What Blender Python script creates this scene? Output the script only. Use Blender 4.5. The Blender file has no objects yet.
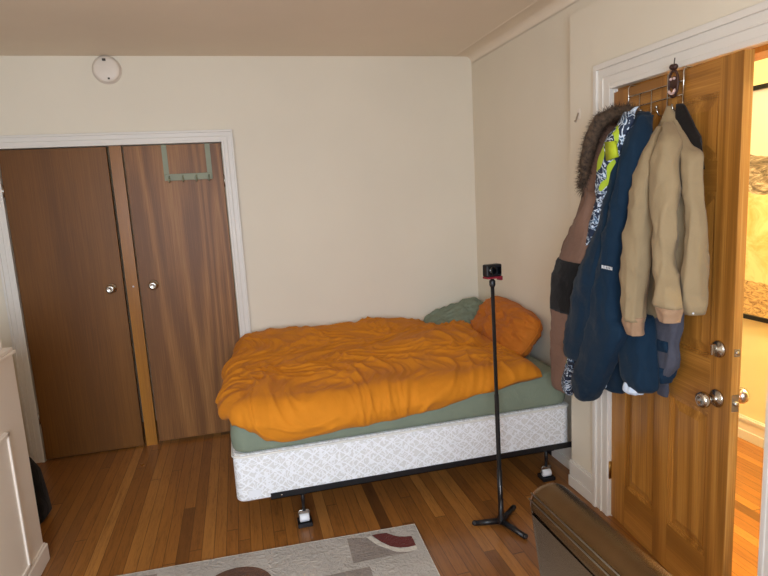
import bpy, bmesh, math, random
from mathutils import Vector, Matrix, noise
random.seed(7)
C = bpy.context.scene.collection
PI = math.pi

def lin(c):
    out = []
    for v in c[:3]:
        v /= 255.0
        out.append(v/12.92 if v <= .04045 else ((v+.055)/1.055)**2.4)
    return (*out, 1.0)

# ---------------------------------------------------------------- materials
class NT:
    def __init__(s, name):
        s.m = bpy.data.materials.new(name); s.m.use_nodes = True
        s.t = s.m.node_tree; s.t.nodes.clear()
        s.out = s.n('ShaderNodeOutputMaterial'); s.b = s.n('ShaderNodeBsdfPrincipled')
        s.l(s.b.outputs[0], s.out.inputs[0])
    def n(s, k, **kw):
        o = s.t.nodes.new(k)
        for a, v in kw.items(): setattr(o, a, v)
        return o
    def l(s, a, b): s.t.links.new(a, b)
    def put(s, sock, v):
        if isinstance(v, bpy.types.NodeSocket): s.l(v, sock)
        else: sock.default_value = v
    def math(s, op, a, b=0.0, c=0.0, clamp=False):
        o = s.n('ShaderNodeMath', operation=op); o.use_clamp = clamp
        s.put(o.inputs[0], a); s.put(o.inputs[1], b)
        if len(o.inputs) > 2: s.put(o.inputs[2], c)
        return o.outputs[0]
    def mix(s, f, a, b, mode='MIX'):
        o = s.n('ShaderNodeMix', data_type='RGBA', blend_type=mode)
        s.put(o.inputs[0], f); s.put(o.inputs[6], a); s.put(o.inputs[7], b)
        return o.outputs[2]
    def ramp(s, f, stops, interp='LINEAR'):
        o = s.n('ShaderNodeValToRGB'); o.color_ramp.interpolation = interp
        e = o.color_ramp.elements
        while len(e) < len(stops): e.new(.5)
        for k, (p, c) in enumerate(stops): e[k].position = p; e[k].color = c
        s.put(o.inputs[0], f); return o.outputs[0]
    def coord(s, scale=(1,1,1), rot=(0,0,0), loc=(0,0,0)):
        c = s.n('ShaderNodeTexCoord'); m = s.n('ShaderNodeMapping')
        m.inputs['Scale'].default_value = scale; m.inputs['Rotation'].default_value = rot
        m.inputs['Location'].default_value = loc
        s.l(c.outputs['Object'], m.inputs[0]); return m.outputs[0]
    def noise(s, vec, scale=5, detail=3, rough=.5, dist=0):
        o = s.n('ShaderNodeTexNoise'); s.l(vec, o.inputs['Vector'])
        o.inputs['Scale'].default_value = scale; o.inputs['Detail'].default_value = detail
        o.inputs['Roughness'].default_value = rough; o.inputs['Distortion'].default_value = dist
        return o.outputs[0]
    def bump(s, h, strength=.2, dist=.002):
        o = s.n('ShaderNodeBump'); o.inputs['Strength'].default_value = strength
        o.inputs['Distance'].default_value = dist
        s.l(h, o.inputs['Height']); s.l(o.outputs[0], s.b.inputs['Normal'])
    def fin(s, col, rough=.6, metal=0, spec=.5):
        s.put(s.b.inputs['Base Color'], col); s.put(s.b.inputs['Roughness'], rough)
        s.b.inputs['Metallic'].default_value = metal
        s.b.inputs['Specular IOR Level'].default_value = spec
        return s.m

def plain(name, c, rough=.6, metal=0, spec=.5, var=.06, scale=8, bump=0.0, bscale=60, bdist=.001):
    t = NT(name); v = t.coord()
    a = lin(c); d = tuple(x*(1-var) for x in a[:3])+(1,); l2 = tuple(min(1, x*(1+var)) for x in a[:3])+(1,)
    col = t.ramp(t.noise(v, scale, 3), [(.3, d), (.7, l2)])
    if bump: t.bump(t.noise(v, bscale, 3), bump, bdist)
    return t.fin(col, rough, metal, spec)

def fabric(name, c, rough=.85, var=.08, weave=700, wr=.35, sheen=.2, wscale=9):
    t = NT(name); v = t.coord()
    a = lin(c); d = tuple(x*(1-var) for x in a[:3])+(1,); l2 = tuple(min(1, x*(1+var)) for x in a[:3])+(1,)
    col = t.ramp(t.noise(v, 6, 4), [(.3, d), (.7, l2)])
    n1 = t.noise(v, wscale, 4, .55, 1.2); n2 = t.noise(v, weave, 1)
    h = t.math('ADD', t.math('MULTIPLY', n1, 1.0), t.math('MULTIPLY', n2, .02))
    t.bump(h, wr, .03)
    t.b.inputs['Sheen Weight'].default_value = sheen*.3
    t.b.inputs['Sheen Roughness'].default_value = .5
    return t.fin(col, rough, 0, .25)

def wood(name, dark, mid, light, axis='Z', ring=14, rough=.35, fine=1.0, big=1.0, coat=.15):
    """solid timber or veneer, grain running along the axis"""
    t = NT(name)
    st = {'Z': (1, 1, .07), 'Y': (1, .07, 1), 'X': (.07, 1, 1)}[axis]
    v = t.coord(st)
    n = t.noise(v, 2.2*big, 2, .5, .4)
    rings = t.math('FRACT', t.math('MULTIPLY', n, ring))
    tri = t.math('ABSOLUTE', t.math('SUBTRACT', rings, .5))
    fs = {'Z': (1, 1, .012), 'Y': (1, .012, 1), 'X': (.012, 1, 1)}[axis]
    f = t.noise(t.coord(fs), 260*fine, 2, .6)
    fac = t.math('ADD', t.math('MULTIPLY', tri, .9), t.math('MULTIPLY', t.math('SUBTRACT', f, .5), .9), clamp=True)
    col = t.ramp(fac, [(.05, lin(dark)), (.35, lin(mid)), (.6, lin(light))])
    cl = t.noise(t.coord(st), 3, 3)
    col = t.mix(t.math('MULTIPLY', cl, .35), col, lin(mid))
    t.bump(f, .12, .001)
    t.b.inputs['Coat Weight'].default_value = coat; t.b.inputs['Coat Roughness'].default_value = .25
    return t.fin(col, rough, 0, .3)

def paint(name, c, rough=.7, bump=.12):
    return plain(name, c, rough, 0, .35, .025, 1.6, bump, 90, .0012)

def floor_mat():
    t = NT('oak_strip_floor'); c = t.n('ShaderNodeTexCoord'); s = t.n('ShaderNodeSeparateXYZ')
    t.l(c.outputs['Object'], s.inputs[0])
    W = .0571
    px = t.math('DIVIDE', s.outputs[0], W); ix = t.math('FLOOR', px); fx = t.math('FRACT', px)
    wn = t.n('ShaderNodeTexWhiteNoise', noise_dimensions='1D'); t.l(ix, wn.inputs['W'])
    off = t.math('MULTIPLY', wn.outputs[0], 7.3)
    py = t.math('ADD', t.math('DIVIDE', s.outputs[1], 1.9), off); iy = t.math('FLOOR', py); fy = t.math('FRACT', py)
    cv = t.n('ShaderNodeCombineXYZ'); t.l(ix, cv.inputs[0]); t.l(iy, cv.inputs[1])
    w2 = t.n('ShaderNodeTexWhiteNoise', noise_dimensions='2D'); t.l(cv.outputs[0], w2.inputs['Vector'])
    base = t.ramp(w2.outputs[0], [(0, lin((98, 60, 28))), (.1, lin((138, 88, 40))), (.5, lin((156, 100, 44))),
                                  (.8, lin((164, 107, 48))), (1, lin((184, 126, 62)))])
    # grain, shifted per strip
    cg = t.n('ShaderNodeCombineXYZ')
    t.l(t.math('ADD', s.outputs[0], t.math('MULTIPLY', w2.outputs[0], 3.0)), cg.inputs[0])
    t.l(t.math('MULTIPLY', s.outputs[1], .06), cg.inputs[1])
    g1 = t.noise(cg.outputs[0], 45, 3, .6, 1.5)
    g2 = t.noise(cg.outputs[0], 330, 2, .6)
    gf = t.math('ADD', t.math('MULTIPLY', g1, .6), t.math('MULTIPLY', g2, .4))
    gcol = t.ramp(gf, [(.3, (.5, .46, .42, 1)), (.5, (.95, .95, .95, 1)), (.75, (1.12, 1.12, 1.1, 1))])
    col = t.mix(1.0, base, gcol, 'MULTIPLY')
    e1 = t.math('LESS_THAN', fx, .035); e2 = t.math('GREATER_THAN', fx, .975); e3 = t.math('LESS_THAN', fy, .0035)
    gap = t.math('MAXIMUM', t.math('MAXIMUM', e1, e2), e3)
    col = t.mix(t.math('MULTIPLY', gap, .62), col, lin((52, 27, 14)))
    # scuffs and dull wear
    wv = t.noise(t.coord((1, .35, 1)), 3.2, 5, .6)
    wear = t.ramp(wv, [(.45, (0, 0, 0, 1)), (.7, (1, 1, 1, 1))])
    col = t.mix(t.math('MULTIPLY', wear, .22), col, lin((118, 74, 46)))
    t.bump(t.math('SUBTRACT', t.math('MULTIPLY', g2, .15), gap), .25, .0015)
    rg = t.math('ADD', t.math('MULTIPLY', wv, .25), .2)
    t.b.inputs['Coat Weight'].default_value = .1
    return t.fin(col, rg)

def ticking_mat():
    """quilted damask cover of the box spring: lozenge lattice with curled leaf motif"""
    t = NT('quilted_damask'); c = t.n('ShaderNodeTexCoord'); s = t.n('ShaderNodeSeparateXYZ')
    t.l(c.outputs['Object'], s.inputs[0])
    q = t.math('ADD', s.outputs[0], s.outputs[1])
    nz = t.math('MULTIPLY', t.math('SUBTRACT', t.noise(t.coord(), 16, 2), .5), .035)
    a = t.math('ADD', t.math('MULTIPLY', t.math('ADD', t.math('MULTIPLY', q, .8), s.outputs[2]), 1/.052), t.math('MULTIPLY', nz, 14))
    b = t.math('ADD', t.math('MULTIPLY', t.math('SUBTRACT', t.math('MULTIPLY', q, .8), s.outputs[2]), 1/.052), t.math('MULTIPLY', nz, 14))
    def tri(x): return t.math('ABSOLUTE', t.math('SUBTRACT', t.math('FRACT', x), .5))
    la = t.ramp(tri(a), [(.0, (0,0,0,1)), (.40, (0,0,0,1)), (.46, (1,1,1,1))])
    lb = t.ramp(tri(b), [(.0, (0,0,0,1)), (.40, (0,0,0,1)), (.46, (1,1,1,1))])
    w = t.n('ShaderNodeTexWave'); w.wave_type = 'RINGS'; t.l(t.coord(), w.inputs[0])
    w.inputs['Scale'].default_value = 9; w.inputs['Distortion'].default_value = 22; w.inputs['Detail'].default_value = 2
    w.inputs['Detail Scale'].default_value = 2.2
    lf = t.ramp(w.outputs[1], [(.55, (0,0,0,1)), (.72, (1,1,1,1))])
    m = t.math('MAXIMUM', t.math('MAXIMUM', la, lb), t.math('MULTIPLY', lf, .8), clamp=True)
    col = t.mix(m, lin((216, 213, 210)), lin((240, 240, 242)))
    t.bump(m, .5, .003)
    return t.fin(col, .7, 0, .3)

def camo_mat():
    """printed jacket lining: navy, white, ice blue and lime brush marks"""
    t = NT('printed_lining'); v = t.coord((1, 1, .7))
    n = t.noise(v, 22, 2, .5, 2.5)
    col = t.ramp(n, [(0, lin((22, 38, 62))), (.44, lin((22, 38, 62))), (.50, lin((205, 216, 228))), (.55, lin((225, 232, 240))),
                     (.565, lin((60, 92, 122))), (.64, lin((16, 26, 44)))], 'CONSTANT')
    n2 = t.noise(t.coord((1, 1, .6), loc=(3, 1, 2)), 10, 1, .5, 1)
    k = t.ramp(n2, [(.0, (0,0,0,1)), (.68, (1,1,1,1))], 'CONSTANT')
    col = t.mix(k, col, lin((170, 190, 40)))
    return t.fin(col, .7)

def fur_mat():
    t = NT('faux_fur'); col = t.ramp(t.noise(t.coord(), 60, 2), [(.3, lin((44, 32, 24))), (.7, lin((104, 82, 62)))])
    return t.fin(col, .8)

def leather_mat():
    t = NT('brown_leather'); v = t.coord()
    vo = t.n('ShaderNodeTexVoronoi'); t.l(v, vo.inputs['Vector']); vo.inputs['Scale'].default_value = 420
    n = t.noise(v, 90, 3)
    t.bump(t.math('ADD', vo.outputs[0], t.math('MULTIPLY', n, .8)), .22, .0012)
    col = t.ramp(t.noise(v, 14, 3), [(.3, lin((122, 100, 72))), (.7, lin((134, 110, 80)))])
    t.b.inputs['Coat Weight'].default_value = .0
    return t.fin(col, .235, 1.0, .8)

def seascape_mat():
    t = NT('seascape_print'); c = t.n('ShaderNodeTexCoord'); s = t.n('ShaderNodeSeparateXYZ')
    t.l(c.outputs['Object'], s.inputs[0]); z = s.outputs[2]; y = s.outputs[1]
    sky = t.ramp(t.math('MULTIPLY', t.math('SUBTRACT', z, 1.75), 3), [(0, lin((236, 216, 204))), (1, lin((214, 206, 216)))])
    wv = t.noise(t.coord((1, 1, 3.5)), 9, 5, .7, 1.5)
    sea = t.ramp(wv, [(.36, lin((92, 80, 70))), (.5, lin((150, 132, 112))), (.64, lin((226, 212, 194)))])
    sp = t.noise(t.coord((1, 1, 1.2)), 5, 6, .7, 1)
    sand = t.ramp(sp, [(.35, lin((226, 178, 112))), (.6, lin((246, 218, 168)))])
    rk = t.noise(t.coord((1, 1, 2.6)), 14, 5, .75, 2)
    rock = t.ramp(rk, [(.36, lin((120, 90, 58))), (.62, lin((232, 196, 140)))])
    wob = t.math('MULTIPLY', t.math('SUBTRACT', t.noise(t.coord(), 4, 3), .5), .12)
    zz = t.math('ADD', z, wob)
    zs = t.math('ADD', zz, t.math('MULTIPLY', t.math('ADD', y, 1.4), -.25))
    f1 = t.math('GREATER_THAN', zz, 1.74)
    f2 = t.math('GREATER_THAN', zs, 1.50)
    f3 = t.math('LESS_THAN', zs, .98)
    col = t.mix(f2, sand, sea); col = t.mix(f1, col, sky); col = t.mix(f3, col, rock)
    return t.fin(col, .4)

def lam(name, c, **k): return plain(name, c, var=0.0, **k)

M = {}
M['wall'] = paint('cream_wall_paint', (229, 217, 196))
M['wallr'] = M['wall']
M['hallwall'] = paint('hall_wall_paint', (240, 228, 184))
M['ceil'] = paint('ceiling_paint', (236, 220, 198))
M['trim'] = paint('white_trim_paint', (227, 219, 208), .4, .06)
M['cab'] = paint('white_cabinet_paint', (242, 228, 212), .35, .08)
M['floor'] = floor_mat()
M['closetL'] = wood('walnut_plywood', (96, 58, 20), (118, 74, 26), (130, 84, 34), 'Z', 5, .45, 1.2, .8, .0)
M['closetR'] = wood('mahogany_plywood', (108, 68, 34), (144, 96, 50), (170, 120, 68), 'Z', 12, .45, 1.1, 1.0, .0)
M['mull'] = wood('varnished_fir', (136, 84, 22), (170, 110, 34), (186, 124, 44), 'Z', 7, .35)
M['pineV'] = wood('knotty_pine', (136, 86, 32), (174, 116, 48), (198, 142, 68), 'Z', 11, .36, .8, 1.0, .03)
M['pineH'] = wood('knotty_pine_rail', (140, 90, 34), (174, 116, 48), (196, 138, 64), 'X', 11, .36, .8, 1.0, .05)
M['pineE'] = wood('pine_edge', (140, 92, 40), (178, 124, 58), (200, 150, 84), 'Z', 9, .45, .8, 1.0, .0)
M['chrome'] = plain('satin_nickel', (190, 184, 174), .22, 1, .5, .04)
M['steel'] = plain('brushed_steel', (176, 170, 160), .35, 1, .5, .05)
M['brass'] = plain('aged_brass', (150, 112, 60), .35, 1)
M['blk'] = plain('black_metal', (20, 20, 23), .38, 0, .5, .1)
M['blkpl'] = plain('black_plastic', (22, 22, 25), .45, 0, .5, .1)
M['wht'] = plain('white_plastic', (230, 230, 232), .4)
M['det'] = plain('detector_plastic', (226, 212, 196), .45)
M['dkhole'] = plain('dark_recess', (70, 60, 48), .7)
M['green'] = plain('sage_metal', (136, 138, 112), .5, 0, .4)
M['orange'] = fabric('orange_cotton', (206, 126, 26), .85, .04, 900, .12, .1, 9)
M['orange2'] = fabric('orange_pillow_cotton', (184, 104, 28), .8, .05, 900, .22, .12, 11)
M['sage'] = fabric('sage_cotton', (124, 133, 114), .85, .05, 900, .2, .12, 8)
M['tick'] = ticking_mat()
M['pipe'] = plain('white_piping', (222, 218, 210), .7)
M['bag'] = fabric('black_nylon', (14, 15, 16), .8, .15, 500, .3)
M['brown'] = fabric('brown_shell', (122, 92, 76), .8, .08, 600, .25)
M['blackf'] = fabric('black_shell', (10, 10, 11), .85, .1, 600, .2)
M['blue'] = fabric('petrol_blue_shell', (11, 38, 58), .85, .08, 700, .2)
M['tan'] = fabric('khaki_canvas', (152, 131, 99), .85, .05, 700, .22)
M['tanr'] = fabric('khaki_rib_knit', (158, 126, 98), .9, .05, 300, .3)
M['grey'] = fabric('charcoal_shell', (74, 74, 84), .85, .1, 500, .3)
M['dark'] = fabric('dark_hood_shadow', (22, 17, 14), .85, .1, 500, .3)  # hood colour, darkened to paint in the shadow behind the khaki jacket
M['camo'] = camo_mat()
M['lime'] = plain('lime_print', (176, 190, 30), .7)
M['white_f'] = fabric('pale_blue_lining', (205, 216, 230), .8)
M['fur'] = fur_mat()
M['leather'] = leather_mat()
M['thread'] = plain('seam_piping', (84, 72, 58), .4)
M['rug'] = fabric('rug_pile', (178, 170, 160), .95, .1, 260, .6, .3, 40)
M['rug_grey'] = fabric('rug_taupe', (142, 130, 120), .95, .1, 260, .6, .3, 40)
M['rug_red'] = fabric('rug_maroon', (98, 34, 26), .95, .1, 260, .6, .3, 40)
M['rug_white'] = fabric('rug_ivory', (206, 198, 184), .95, .08, 260, .6, .3, 40)
M['rug_brown'] = fabric('rug_brown', (98, 66, 48), .95, .1, 260, .6, .3, 40)
M['sea'] = seascape_mat()
M['red'] = plain('red_plastic', (130, 30, 44), .4)
M['pink'] = plain('pale_bead', (214, 180, 170), .4)
M['dkbrown'] = plain('dark_brown_bead', (62, 32, 22), .5)
M['glassb'] = plain('lens_glass', (8, 8, 10), .08, 0, .8)
tg = NT('clear_glass'); tg.b.inputs['Transmission Weight'].default_value = 1; tg.b.inputs['IOR'].default_value = 1.05
M['glass'] = tg.fin((1, 1, 1, 1), .0)

# ---------------------------------------------------------------- mesh helpers
def bx(bm, x0, x1, y0, y1, z0, z1, mi=0, bev=0, seg=2):
    r = bmesh.ops.create_cube(bm, size=1)
    vs = r['verts']
    for v in vs:
        v.co = Vector(((x0+x1)/2 + v.co.x*(x1-x0), (y0+y1)/2 + v.co.y*(y1-y0), (z0+z1)/2 + v.co.z*(z1-z0)))
    fs = list({f for v in vs for f in v.link_faces})
    for f in fs: f.material_index = mi
    if bev:
        es = list({e for v in vs for e in v.link_edges})
        r2 = bmesh.ops.bevel(bm, geom=es, offset=bev, segments=seg, affect='EDGES', profile=.5)
        for f in r2['faces']: f.material_index = mi
    return vs

def tube(bm, pts, rad, n=10, mi=0, caps=True):
    pts = [Vector(p) for p in pts]
    rr = rad if isinstance(rad, (list, tuple)) else [rad]*len(pts)
    rings = []; up = None
    for i, p in enumerate(pts):
        if i == 0: d = pts[1]-p
        elif i == len(pts)-1: d = p-pts[i-1]
        else: d = (pts[i+1]-p).normalized()+(p-pts[i-1]).normalized()
        d.normalize()
        if up is None:
            up = Vector((0, 0, 1)) if abs(d.z) < .9 else Vector((1, 0, 0))
        a = d.cross(up).normalized(); b = a.cross(d).normalized(); up = b
        rings.append([bm.verts.new(p + (a*math.cos(2*PI*k/n)+b*math.sin(2*PI*k/n))*rr[i]) for k in range(n)])
    for i in range(len(rings)-1):
        for k in range(n):
            f = bm.faces.new((rings[i][k], rings[i][(k+1) % n], rings[i+1][(k+1) % n], rings[i+1][k])); f.material_index = mi; f.smooth = True
    if caps:
        f = bm.faces.new(rings[0][::-1]); f.material_index = mi
        f = bm.faces.new(rings[-1]); f.material_index = mi

def lathe(bm, prof, origin, axis, n=32, mi=0):
    """prof: (radius, height) pairs turned about the axis through origin"""
    ax = Vector(axis).normalized(); q = Vector((0, 0, 1)).rotation_difference(ax); o = Vector(origin)
    rings = []
    for r, h in prof:
        if r < 1e-6: rings.append([bm.verts.new(o + q @ Vector((0, 0, h)))])
        else: rings.append([bm.verts.new(o + q @ Vector((r*math.cos(2*PI*k/n), r*math.sin(2*PI*k/n), h))) for k in range(n)])
    for i in range(len(rings)-1):
        A, B = rings[i], rings[i+1]
        for k in range(n):
            a0, a1 = A[k % len(A)], A[(k+1) % len(A)]; b0, b1 = B[k % len(B)], B[(k+1) % len(B)]
            vs = []
            for v in (a0, a1, b1, b0):
                if v not in vs: vs.append(v)
            if len(vs) > 2:
                f = bm.faces.new(vs); f.smooth = True; f.material_index = mi

def loft(bm, rows, n=40, m=None, amp=.05, seed=0, folds=5, mi=0, noisy=.004, ridge=.0075):
    """closed garment tube; rows are (z, x centre, half width, distance from door, half depth) in door space"""
    rows = list(rows); m = m or max(10, int(abs(rows[0][0]-rows[-1][0])/.018))
    L = [0]
    for a, b in zip(rows, rows[1:]): L.append(L[-1]+abs(a[0]-b[0])+.3*abs(a[1]-b[1]))
    def ev(t):
        s = t*L[-1]
        for i in range(len(rows)-1):
            if s <= L[i+1]+1e-9 or i == len(rows)-2:
                k = (s-L[i])/max(1e-9, L[i+1]-L[i])
                p0 = rows[max(0, i-1)]; p1 = rows[i]; p2 = rows[i+1]; p3 = rows[min(len(rows)-1, i+2)]
                out = []
                for j in range(5):
                    lo, hi = min(p1[j], p2[j]), max(p1[j], p2[j])
                    v = .5*((2*p1[j])+(-p0[j]+p2[j])*k+(2*p0[j]-5*p1[j]+4*p2[j]-p3[j])*k*k+(-p0[j]+3*p1[j]-3*p2[j]+p3[j])*k**3)
                    out.append(v if j in (1, 3) else min(max(v, lo), hi))
                return out
    rnd = random.Random(seed); ph = [rnd.uniform(0, 6.28) for _ in range(6)]
    rings = []
    ts = [i/m for i in range(m+1)]
    for t in ts:
        z, xc, a, o, b = ev(t)
        env = math.sin(PI*min(1, t*1.3+.1)) if t < .5 else 1
        ring = []
        for k in range(n):
            th = 2*PI*k/n
            w = math.sin(folds*th+ph[0]+z*3.1)*.5+math.sin((folds*2+1)*th+ph[1]-z*5.3)*.3+math.sin(2*th+ph[2]+z*9)*.3
            cre = math.sin(z*46+2.2*math.sin(th+ph[3])+ph[4])*.25
            s = 1+amp*(w+cre)*(.4+.6*env)
            c, sn = math.cos(th), math.sin(th)
            px, py = abs(c)**.9*math.copysign(1, c), abs(sn)**.9*math.copysign(1, sn)
            v = Vector((xc+a*px*s, -(o+b*py*s), z))
            q = noise.noise_vector(v*11+Vector((seed, 0, 0)))*noisy+noise.noise_vector(v*34)*noisy*.35
            v += Vector((q.x, q.y, q.z*.5))
            wr_ = noise.noise_vector(Vector((v.x*5, v.z*4, seed)))*.05
            g = noise.noise(Vector(((v.x+wr_.x)*26+v.y*12, v.y*22, v.z*2.6+seed)))
            g2 = noise.noise(Vector(((v.x+wr_.y)*9+seed, v.y*9, (v.z+.5*v.x+wr_.x)*9)))
            e = (ridge*(1-min(1, abs(g)*2.6))**1.4+ridge*.8*(1-min(1, abs(g2)*3.5))**1.6)*min(1, b/.03)
            v += Vector((px, -py, 0))*e
            v.y = min(v.y, -.012)
            ring.append(bm.verts.new(v))
        rings.append((ring, Vector((xc, -o, z))))
    for (A, _), (B, _) in zip(rings, rings[1:]):
        for k in range(n):
            f = bm.faces.new((A[k], A[(k+1) % n], B[(k+1) % n], B[k])); f.smooth = True; f.material_index = mi
    for (R, c), flip in ((rings[0], 1), (rings[-1], 0)):
        cv = bm.verts.new(c)
        for k in range(n):
            f = bm.faces.new((R[k], R[(k+1) % n], cv) if not flip else (R[(k+1) % n], R[k], cv)); f.smooth = True; f.material_index = mi

def finish(name, bm, mats, parent=None, smooth=False, world=True):
    bmesh.ops.recalc_face_normals(bm, faces=bm.faces[:])
    me = bpy.data.meshes.new(name); bm.to_mesh(me); bm.free()
    for mm in (mats if isinstance(mats, list) else [mats]): me.materials.append(mm)
    if smooth:
        for p in me.polygons: p.use_smooth = True
    o = bpy.data.objects.new(name, me); C.objects.link(o)
    if parent is not None:
        o.parent = parent
        if world:
            q = parent
            o.matrix_parent_inverse = world_of(parent).inverted()
    return o

def world_of(o):
    m = Matrix.LocRotScale(o.location, o.rotation_euler, o.scale)
    if o.parent: return world_of(o.parent) @ o.matrix_parent_inverse @ m
    return m

def B(name, mats, parent, fn, smooth=False, world=True):
    bm = bmesh.new(); fn(bm); return finish(name, bm, mats, parent, smooth, world)

def thing(name, label, cat, loc=(0, 0, 0), rot=(0, 0, 0), group=None, kind=None):
    o = bpy.data.objects.new(name, None); C.objects.link(o); o.location = loc; o.rotation_euler = rot
    o.empty_display_size = .1
    return tag(o, label, cat, group, kind)
def tag(o, label, cat, group=None, kind=None):
    o['label'] = label; o['category'] = cat
    if group: o['group'] = group
    if kind: o['kind'] = kind
    return o
def struct(o, label=None):
    o['kind'] = 'structure'
    if label: o['label'] = label
    return o
def bevmod(o, w=.003, s=2):
    m = o.modifiers.new('bevel', 'BEVEL'); m.width = w; m.segments = s; m.limit_method = 'ANGLE'; return o
# ---- garment cross sections: (height, centre along the door, half width, distance from the door, half depth)
BROWN_BODY=[(1.929, 0.141, 0.036, 0.06, 0.034),(1.876, 0.122, 0.042, 0.08, 0.038),(1.785, 0.09, 0.046, 0.1, 0.041),(1.64, 0.062, 0.054, 0.11, 0.047),(1.487, 0.008, 0.066, 0.11, 0.057),(1.298, -0.085, 0.102, 0.12, 0.07),(1.069, -0.163, 0.108, 0.12, 0.07),(0.914, -0.183, 0.104, 0.12, 0.06),(0.812, -0.182, 0.106, 0.12, 0.045)]
BROWN_UPPER=[(1.59, 0.15, 0.045, 0.17, 0.02),(1.537, 0.156, 0.042, 0.18, 0.036),(1.408, 0.113, 0.115, 0.19, 0.05),(1.29, 0.057, 0.139, 0.2, 0.055)]
BROWN_PANEL=[(1.294, 0.055, 0.146, 0.2, 0.058),(1.256, 0.031, 0.153, 0.2, 0.06),(1.171, -0.018, 0.149, 0.2, 0.06),(1.049, -0.041, 0.13, 0.2, 0.055)]
BROWN_LOWER=[(1.054, -0.044, 0.12, 0.2, 0.05),(0.994, -0.075, 0.113, 0.195, 0.048),(0.863, -0.106, 0.095, 0.19, 0.045),(0.702, -0.138, 0.079, 0.18, 0.04),(0.633, -0.144, 0.083, 0.18, 0.035)]
BLUE_BODY=[(1.892, 0.284, 0.026, 0.05, 0.025),(1.851, 0.321, 0.044, 0.08, 0.044),(1.764, 0.337, 0.055, 0.11, 0.055),(1.633, 0.297, 0.053, 0.12, 0.051),(1.432, 0.242, 0.056, 0.12, 0.052),(1.173, 0.186, 0.11, 0.12, 0.06),(0.951, 0.175, 0.166, 0.12, 0.06),(0.815, 0.18, 0.133, 0.11, 0.055),(0.744, 0.187, 0.091, 0.11, 0.04)]
BLUE_SLEEVE_LEFT=[(1.835, 0.381, 0.025, 0.15, 0.024),(1.671, 0.358, 0.043, 0.17, 0.04),(1.479, 0.302, 0.047, 0.18, 0.043),(1.271, 0.229, 0.093, 0.21, 0.05),(1.04, 0.138, 0.112, 0.21, 0.05),(0.89, 0.084, 0.104, 0.21, 0.045),(0.849, 0.068, 0.081, 0.21, 0.03)]
BLUE_SLEEVE_FRONT=[(1.863, 0.409, 0.032, 0.12, 0.03),(1.775, 0.439, 0.039, 0.16, 0.039),(1.686, 0.435, 0.04, 0.18, 0.039),(1.483, 0.391, 0.042, 0.2, 0.04),(1.283, 0.331, 0.051, 0.2, 0.047),(1.114, 0.296, 0.092, 0.2, 0.05),(1.052, 0.3, 0.132, 0.2, 0.05),(0.879, 0.215, 0.115, 0.2, 0.05),(0.744, 0.144, 0.093, 0.2, 0.045),(0.677, 0.125, 0.041, 0.2, 0.035)]
BLUE_HEM=[(1.113, 0.377, 0.071, 0.11, 0.04),(1.044, 0.392, 0.093, 0.12, 0.05),(0.969, 0.413, 0.09, 0.13, 0.055),(0.873, 0.433, 0.074, 0.13, 0.055),(0.834, 0.453, 0.055, 0.13, 0.045),(0.816, 0.46, 0.028, 0.13, 0.029)]
WHITE_HEM_LEFT=[(0.801, 0.175, 0.042, 0.16, 0.02),(0.764, 0.175, 0.05, 0.16, 0.022),(0.737, 0.176, 0.02, 0.16, 0.018)]
WHITE_HEM_RIGHT=[(0.843, 0.423, 0.029, 0.15, 0.029),(0.816, 0.43, 0.036, 0.15, 0.036),(0.801, 0.435, 0.023, 0.15, 0.024)]
LINING_TOP=[(1.88, 0.4, 0.022, 0.17, 0.015),(1.845, 0.397, 0.042, 0.18, 0.02),(1.79, 0.372, 0.041, 0.2, 0.035),(1.711, 0.345, 0.042, 0.21, 0.038),(1.637, 0.313, 0.037, 0.21, 0.034),(1.579, 0.288, 0.028, 0.21, 0.025),(1.531, 0.258, 0.021, 0.21, 0.018),(1.499, 0.246, 0.023, 0.21, 0.02),(1.428, 0.218, 0.026, 0.21, 0.022),(1.349, 0.168, 0.023, 0.21, 0.019),(1.322, 0.147, 0.012, 0.21, 0.01)]
LINING_LOW=[(0.858, 0.006, 0.037, 0.19, 0.029),(0.807, -0.003, 0.032, 0.19, 0.025),(0.726, -0.045, 0.038, 0.19, 0.03),(0.661, -0.061, 0.03, 0.19, 0.024),(0.633, -0.055, 0.017, 0.19, 0.013)]
GREY_BODY=[(1.811, 0.39, 0.105, 0.03, 0.015),(1.55, 0.45, 0.115, 0.035, 0.02),(1.173, 0.469, 0.096, 0.05, 0.025),(1.036, 0.467, 0.078, 0.055, 0.03),(0.938, 0.475, 0.067, 0.055, 0.03),(0.864, 0.469, 0.029, 0.055, 0.03),(0.839, 0.459, 0.016, 0.045, 0.018)]
GREY_BAND=[(1.024, 0.467, 0.059, 0.062, 0.034),(1.005, 0.47, 0.06, 0.062, 0.036),(0.983, 0.475, 0.05, 0.062, 0.034)]
GREY_HEM=[(0.917, 0.484, 0.036, 0.06, 0.034),(0.885, 0.482, 0.028, 0.06, 0.03),(0.853, 0.484, 0.021, 0.06, 0.023)]
GREY_TAB=[(0.866, 0.43, 0.035, 0.03, 0.01),(0.816, 0.431, 0.034, 0.03, 0.012),(0.779, 0.433, 0.028, 0.03, 0.01)]
TAN_BODY=[(1.888, 0.463, 0.008, 0.05, 0.008),(1.845, 0.471, 0.032, 0.055, 0.02),(1.767, 0.475, 0.088, 0.06, 0.03),(1.678, 0.485, 0.12, 0.065, 0.035),(1.515, 0.48, 0.129, 0.07, 0.035),(1.329, 0.475, 0.119, 0.07, 0.035),(1.211, 0.457, 0.095, 0.07, 0.035),(1.148, 0.427, 0.069, 0.07, 0.03),(1.1, 0.407, 0.046, 0.07, 0.02)]
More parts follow.
